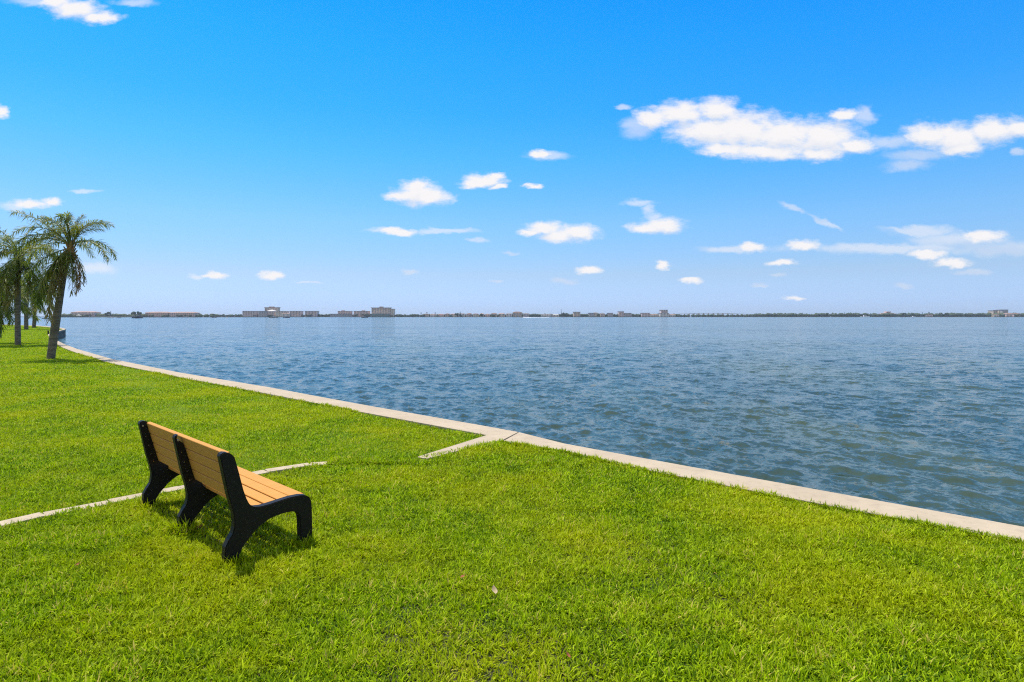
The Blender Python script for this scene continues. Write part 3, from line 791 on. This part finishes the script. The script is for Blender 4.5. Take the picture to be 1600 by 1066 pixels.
building(551, 574, 486.2, 2120, 4, 'pink', 'brown', 'pink block with brown rooftop next to the hotel, right of a pair', pent=(563,567,485))
building(514, 546, 490.4, 2105, 2, 'grey', 'grey', 'low grey waterfront building below the left pink block')
building(579, 608, 480.6, 2120, 9, 'tan', 'brown', 'tall tan hotel block that stands highest on the far shore', bays=7, pent=(591,596,479))
building(608, 614, 482.6, 2124, 8, 'cream', 'brown', 'narrow lower wing at the right end of the tall hotel', bays=2)
building(577, 606, 490.2, 2105, 2, 'green', 'white', 'low green building at the foot of the tall hotel')
hs = random.Random(5)
words = [('cream','brown'),('white','red'),('pink','red'),('tan','brown'),('cream','red'),('white','grey'),('rose','brown')]
LB = {'cream': 'cream', 'white': 'white', 'pink': 'pink', 'tan': 'tan', 'rose': 'rose'}
px = 660; k = 0
marks = ['just right of the hotel trees','left of the roundheaded palm','beside the tall palm','between tall palm and brown roofed block']
while px < 800:
    w = hs.uniform(8, 13); a, b_ = words[k % 7]
    building(px, px+w*.85, hs.uniform(489.2, 490.6), 2120, 2, a, b_, '%s house with %s roof, %s from left in the row right of the hotel' % (a, b_, ('first','second','third','fourth','fifth','sixth','seventh','eighth','ninth','tenth','eleventh','twelfth','thirteenth','fourteenth','fifteenth','sixteenth')[k]),
             'waterfront_house', 'house', 'waterfront houses on the far shore', depth=14, hip=True)
    px += w; k += 1
building(801, 816, 486.9, 2150, 4, 'tan', 'brown', 'brown roofed block rising above the waterfront houses near the speedboat', hip=True)
building(818, 827, 489.2, 2130, 2, 'rose', 'grey', 'small rose house right of the brown roofed block', 'waterfront_house', 'house', hip=True, depth=14)
building(846, 862, 490.6, 2210, 2, 'white', 'grey', 'low white building on the shore left of the thin mast', 'waterfront_house', 'house', hip=True, depth=14)
building(864, 874, 490.9, 2210, 1, 'cream', 'white', 'low cream shed immediately left of the thin mast', 'waterfront_house', 'house', hip=True, depth=14)
building(897, 907.5, 487.3, 2215, 6, 'tan', 'grey', 'single tan apartment block right of the thin mast')
building(921, 929, 489.0, 2215, 4, 'grey', 'grey', 'small grey block left of the round topped one')
building(928.5, 935, 487.6, 2222, 5, 'cream', 'grey', 'cream apartment block with a hipped top beside a small grey block', hip=True)
building(939, 946, 488.9, 2215, 4, 'tan', 'grey', 'small tan block standing alone between grey blocks', hip=True)
building(951, 959, 489.0, 2215, 4, 'grey', 'grey', 'grey block standing left of the rose towerlet')
building(968, 976, 486.6, 2218, 6, 'rose', 'grey', 'rose block with a flat roof, taller than its neighbours')
building(977, 988, 489.1, 2215, 4, 'grey', 'grey', 'wide grey block attached right of the taller rose block')
building(1004, 1017, 489.0, 2215, 4, 'rose', 'brown', 'rose block with brown roof left of the pale tower')
building(1018, 1030, 490.6, 2208, 2, 'cream', 'red', 'low cream house with red roof left of the pale tower', 'waterfront_house', 'house', hip=True, depth=14)
building(1034.5, 1045, 484.2, 2215, 9, 'rose', 'grey', 'pale tower standing alone left of the bridge', bays=3)
building(1033, 1047, 489.2, 2206, 3, 'white', 'grey', 'low white base building in front of the pale tower')
building(1048, 1057, 491.0, 2208, 2, 'white', 'red', 'low white house with red roof by the bridge end', 'waterfront_house', 'house', hip=True, depth=14)
building(1386, 1400, 488.2, 2330, 4, 'pink', 'red', 'pink building rising above the right tree line', hip=True, pent=(1390,1397,486.8))
building(1381, 1387, 489.6, 2330, 3, 'pink', 'red', 'small pink wing left of the pink building above the trees', hip=True)
building(1400, 1405, 489.4, 2330, 3, 'pink', 'red', 'small pink wing right of the pink building above the trees', hip=True)
building(1451, 1462, 491.6, 2212, 2, 'rose', 'brown', 'low rose house half hidden in the right tree line', 'waterfront_house', 'house', hip=True, depth=14)
building(1557, 1563.5, 485.0, 2260, 7, 'tan', 'grey', 'left one of the pair of towers at the right end of the shore', bays=2)
building(1565.2, 1567, 484.4, 2262, 7, 'cream', 'grey', 'very slim cream tower between the two right towers', bays=1)
building(1571, 1580, 483.8, 2260, 8, 'grey', 'grey', 'right one of the pair of towers at the right end of the shore', bays=3)
building(1577, 1587, 489.0, 2215, 3, 'pink', 'red', 'pink house with red roof below the right tower', 'waterfront_house', 'house', hip=True, depth=14)
building(1558, 1566, 491.2, 2212, 2, 'cream', 'brown', 'cream house at the water below the left tower', 'waterfront_house', 'house', hip=True, depth=14)
building(1589, 1600, 489.6, 2225, 3, 'rose', 'brown', 'rose house at the right edge of the shore', 'waterfront_house', 'house', hip=True, depth=14)
# beach pavilion
kx = SH(123, 1604); pv_ = empty('beach_pavilion', (kx, 1604, .9), 'small white roofed pavilion on the sandy beach', 'pavilion')
mm = MB(); mm.poly([(-5,-4,3.2),(5,-4,3.2),(5,4,3.2),(-5,4,3.2),(0,0,5.4)], [(0,1,4),(1,2,4),(2,3,4),(3,0,4),(3,2,1,0)]); mm.build('roof', RM['white'], pv_)
for sx in (-4, 4):
    for sy in (-3, 3): MB().box(sx-.3, sx+.3, sy-.3, sy+.3, 0, 3.2).build('post', WM['white'], pv_)
# mast
mx_ = empty('radio_mast', (SH(877, 2240), 2240, .5), 'thin mast rising above the trees in the middle of the far shore', 'mast')
MB().tube([(0,0,0), (0,0,zt(483.5, 2240)-.5)], [1.3, .7], 6).build('mast_pole', WM['grey'], mx_)
MB().box(-1.6, 1.6, -1.6, 1.6, 12, 14).build('platform', WM['grey'], mx_)
# individual trees that stand out of the belts
def shore_tree(px, py, D, kind, label):
    x = SH(px, D); h = zt(py, D)-.3; r = random.Random(int(px))
    root = empty('palm_tree' if kind == 'palm' else 'shore_tree', (x, D, .3), label, 'palm tree' if kind == 'palm' else 'tree', 'single trees rising from the far shore')
    MB().tube([(0,0,-.3), (0,0,h*.8)], [.55,.4], 6).build('trunk', M['trunk'], root)
    m = MB()
    if kind == 'palm':
        for k in range(14):
            a = k*2.4; L = 3.4
            m.poly([(0,0,h-2.2),(math.cos(a)*L*.55-math.sin(a)*.7, math.sin(a)*L*.55+math.cos(a)*.7, h-.7),(math.cos(a)*L, math.sin(a)*L, h-3.2),(math.cos(a)*L*.55+math.sin(a)*.7, math.sin(a)*L*.55-math.cos(a)*.7, h-1.3)], [(0,1,2,3)])
        m.tube([(0,0,h-3.6),(0,0,h-1.8),(0,0,h)], [.8,1.9,.5], 7)
    elif kind == 'conifer':
        n = 7
        for i in range(n):
            z = h*(.22+.78*i/n); rr_ = (1-i/n)*h*.17+.5
            m.tube([(0,0,z),(0,0,z+h*.13)], [rr_*r.uniform(.85,1.15), .3], 8)
    else:
        ico = bmesh.new(); bmesh.ops.create_icosphere(ico, subdivisions=2, radius=1)
        for j in range(6):
            cx_, cy_, cz = r.uniform(-.3,.3)*h, r.uniform(-.3,.3)*h, h*r.uniform(.5,.78); q = h*r.uniform(.18,.27)
            m.poly([(cx_+v.co.x*q*(1+.2*math.sin(6*v.co.z+j)), cy_+v.co.y*q, cz+v.co.z*q*.9) for v in ico.verts], [tuple(v.index for v in f.verts) for f in ico.faces])
        ico.free()
    m.build('crown', m_tree, root)
T = [(658,488.5,2128,'palm','palm with a full round crown just right of the hotel'),(667,488.0,2128,'palm','second palm right of the hotel above the houses'),
     (680,488.4,2128,'palm','third palm right of the hotel above the houses'),(719,486.8,2128,'conifer','tall narrow tree rising highest over the waterfront houses'),
     (714,488.8,2128,'round','round tree left of the tall narrow tree'),(752,489.6,2128,'round','broad dark tree between the houses right of the tall narrow tree'),
     (168,487.2,1638,'round','left tree of the pair above the sandy beach'),(173,486.4,1638,'conifer','pointed tree of the pair above the sandy beach'),
     (210,485.8,1638,'round','left tree at the end of the long pink row'),(218,486.0,1638,'round','right tree touching the long pink row'),
     (880,488.4,2232,'round','broad dark tree at the foot of the thin mast'),(885,488.8,2232,'round','broad dark tree just right of the thin mast'),
     (1254,488.6,2232,'conifer','narrow tree in the tree line right of the bridge'),(1292,488.2,2232,'round','wide bump of a tree in the right tree line'),
     (1320,487.4,2232,'conifer','taller one of two narrow trees in the right tree line'),(1326,488.2,2232,'conifer','shorter one of two narrow trees in the right tree line'),
     (1412,488.2,2232,'round','domed tree right of the pink building'),(1425,488.2,2232,'conifer','narrow tree right of the domed tree'),
     (1441,488.0,2232,'conifer','slim pointed tree midway along the right tree line'),(1451.5,487.4,2232,'palm','tall dark palm above the half hidden rose house'),
     (1468,488.6,2232,'conifer','first of two small narrow trees near the right end'),(1471,488.6,2232,'conifer','second of two small narrow trees near the right end'),
     (1480,488.6,2232,'round','large domed tree near the right end of the shore'),(1510,489.0,2232,'round','broad domed tree further right near the towers'),
     (566,490,2104,'round','pale green tree in front of the right pink block'),(571,490.4,2104,'round','pale green bush at the water left of the hotel')]
for t_ in T: shore_tree(*t_)

# bridge
BD = 2330
br = empty('arched_bridge', (SH(1110, BD), BD, .4), 'long low arched road bridge over the far channel', 'bridge')
def bz(px): 
    t = (px-1110)/64; return zt(491.9-2.6*math.exp(-t*t*1.1), BD)
m = MB(); n = 40; pxs = [1050+(1190-1050)*i/n for i in range(n+1)]
for a, b_ in zip(pxs[:-1], pxs[1:]):
    xa, xb = SH(a, BD)-br.location.x, SH(b_, BD)-br.location.x; za, zb = bz(a)-.4, bz(b_)-.4
    m.poly([(xa,-6,za),(xb,-6,zb),(xb,6,zb),(xa,6,za),(xa,-6,za-1.5),(xb,-6,zb-1.5),(xb,6,zb-1.5),(xa,6,za-1.5)], [(0,1,2,3),(7,6,5,4),(0,4,5,1),(2,6,7,3)])
m.build('deck', WM['grey'], br)
for px_ in np.arange(1062, 1180, 7.5):
    x = SH(px_, BD)-br.location.x; MB().box(x-.9, x+.9, -5, 5, -2, bz(px_)-1.95).build('pier', WM['cream'], br)

# boats
m_hullw = pmat('boat_white', (.8,.8,.8), .35)[0]; m_hulld = pmat('boat_navy', (.012,.02,.05), .35)[0]; m_hullg = pmat('boat_grey', (.12,.13,.14), .4)[0]
m_foam = var_mat('foam', (.85,.87,.88), (.7,.76,.8), .5, .9)
def boat(px, py, L, hull, label, cabin=True, tower=False, rz=0, wake=0, open_=False, bimini=False, name='motor_boat', cat='boat'):
    WZ = -1.03; Y = F*(H-WZ)/(py-Y0); x = SH(px, Y)
    root = empty(name, (x, Y, WZ), label, cat, 'boats on the bay', rz)
    b = L*.14; m = MB(); n = 10; vs = []; fs = []
    for i in range(n+1):
        t = i/n; w = b*(1-max(0, t-.45)**2*3.2) if t < 1 else .03; w = max(w, .05); sh = L*.085*(1+.45*t*t); xx = -L/2+L*t
        vs += [(xx, -w, sh), (xx, -w*.75, -.25), (xx, w*.75, -.25), (xx, w, sh)]
    for i in range(n):
        k = i*4; j = k+4; fs += [(k, j, j+1, k+1), (k+1, j+1, j+2, k+2), (k+2, j+2, j+3, k+3), (k, k+3, j+3, j)]
    fs += [(0,1,2,3), (n*4+3, n*4+2, n*4+1, n*4)]
    fix_normals(m.poly(vs, fs).build('hull', hull, root))
    h = L*.09
    if cabin:
        m = MB(); m.poly([(-L*.22,-b*.7,h),(L*.18,-b*.6,h),(L*.18,b*.6,h),(-L*.22,b*.7,h),(-L*.20,-b*.6,h+L*.10),(L*.06,-b*.5,h+L*.10),(L*.06,b*.5,h+L*.10),(-L*.20,b*.6,h+L*.10)],
                         [(0,3,2,1),(4,5,6,7),(0,1,5,4),(1,2,6,5),(2,3,7,6),(3,0,4,7)]); m.build('cabin', hull if hull != m_hullg else m_hullw, root)
        MB().box(-L*.19, L*.04, -b*.62, b*.62, h+L*.035, h+L*.075).build('cabin_window', m_win, root)
    else: MB().box(-L*.05, L*.06, -b*.25, b*.25, h*.6, h+L*.09).build('console', m_hullw, root)
    if tower or bimini:
        z1 = h+L*(.24 if tower else .17)
        MB().box(-L*.17, L*.05, -b*.6, b*.6, z1, z1+L*.018).build('canopy', hull, root)
        for sx in (-L*.15, L*.03):
            for sy in (-b*.5, b*.5): MB().box(sx-.1, sx+.1, sy-.1, sy+.1, h*.9, z1).build('canopy_post', m_hullw, root)
    MB().box(-L/2-.5, -L/2+.1, -.4, .4, -.2, h*.9).build('engine', m_hulld, root)
    if wake:
        n = 60; vs = []; fs = []; r = random.Random(int(px))
        for i in range(n):
            t = i/n; xx = -L/2-wake*t; w = 1.0+3.0*t; z = (1.0*math.exp(-t*5)+.30)*(.6+.5*r.random())
            a = len(vs); vs += [(xx, -w, 0), (xx, -w*.3, z), (xx, w*.3, z*.8), (xx, w, 0)]
            if i:
                for q in range(3): fs.append((a-4+q, a-3+q, a+1+q, a+q))
        o = mesh_obj('boat_wake', vs, fs, m_foam); o.location = (x, Y, WZ); o.rotation_euler = (0, 0, rz)
        tag(o, 'white foam wake trailing the speedboat', 'wake', kind='stuff')
    return root
boat(214, 497.4, 15, m_hulld, 'dark navy cabin cruiser with a flybridge crossing in front of the long pink row', tower=True, rz=math.pi)
boat(174, 496.9, 8, m_hullw, 'small white boat left of the navy cruiser, first of two', bimini=True)
boat(186, 497.0, 7, m_hullg, 'small grey boat immediately left of the navy cruiser', cabin=False, bimini=True)
boat(354.5, 497.0, 8, m_hullw, 'small bright white boat left of the condominium cluster', rz=2.2)
boat(335, 496.6, 9, m_hullg, 'small grey boat between the long pink row and the condominiums', cabin=False)
boat(428, 496.6, 17, m_hullg, 'grey boat below the tallest tan block', cabin=False, bimini=True)
boat(448, 496.7, 12, m_hulld, 'dark boat below the cream condominium', bimini=True)
boat(570, 496.6, 12, m_hulld, 'dark boat in front of the pale green tree by the hotel', bimini=True)
boat(814, 496.4, 9, m_hullw, 'white speedboat pulling a long foam wake', cabin=False, rz=math.pi-.05, wake=55)
boat(1352, 495.75, 26, m_hullw, 'long white boat in front of the right tree line')
boat(1427, 495.8, 14, m_hullw, 'small white boat below the slim pointed tree')
boat(857, 495.8, 12, m_hullw, 'small white boat near the shore left of the thin mast')
boat(72, 498.2, 8, m_hulld, 'small dark boat seen left of the leaning palm trunk', bimini=True)

# ------------------------------------------------------------------ haze
HAZE = 6.2e-5
if HAZE:
    m = bpy.data.materials.new('haze_air'); m.use_nodes = True; m.node_tree.nodes.clear(); N = NT(m.node_tree)
    v = N.n('ShaderNodeVolumePrincipled'); v.inputs['Color'].default_value = (.80,.90,1,1); v.inputs['Density'].default_value = HAZE
    v.inputs['Anisotropy'].default_value = .2
    out = N.n('ShaderNodeOutputMaterial'); m.node_tree.links.new(v.outputs[0], out.inputs['Volume'])
    hb = MB(); hb.box(-3300, 3300, -3300, 3300, -4.0, 60); o = hb.build('haze', m); tag(o, kind='stuff', label='thin blue sea haze over the bay', cat='haze')
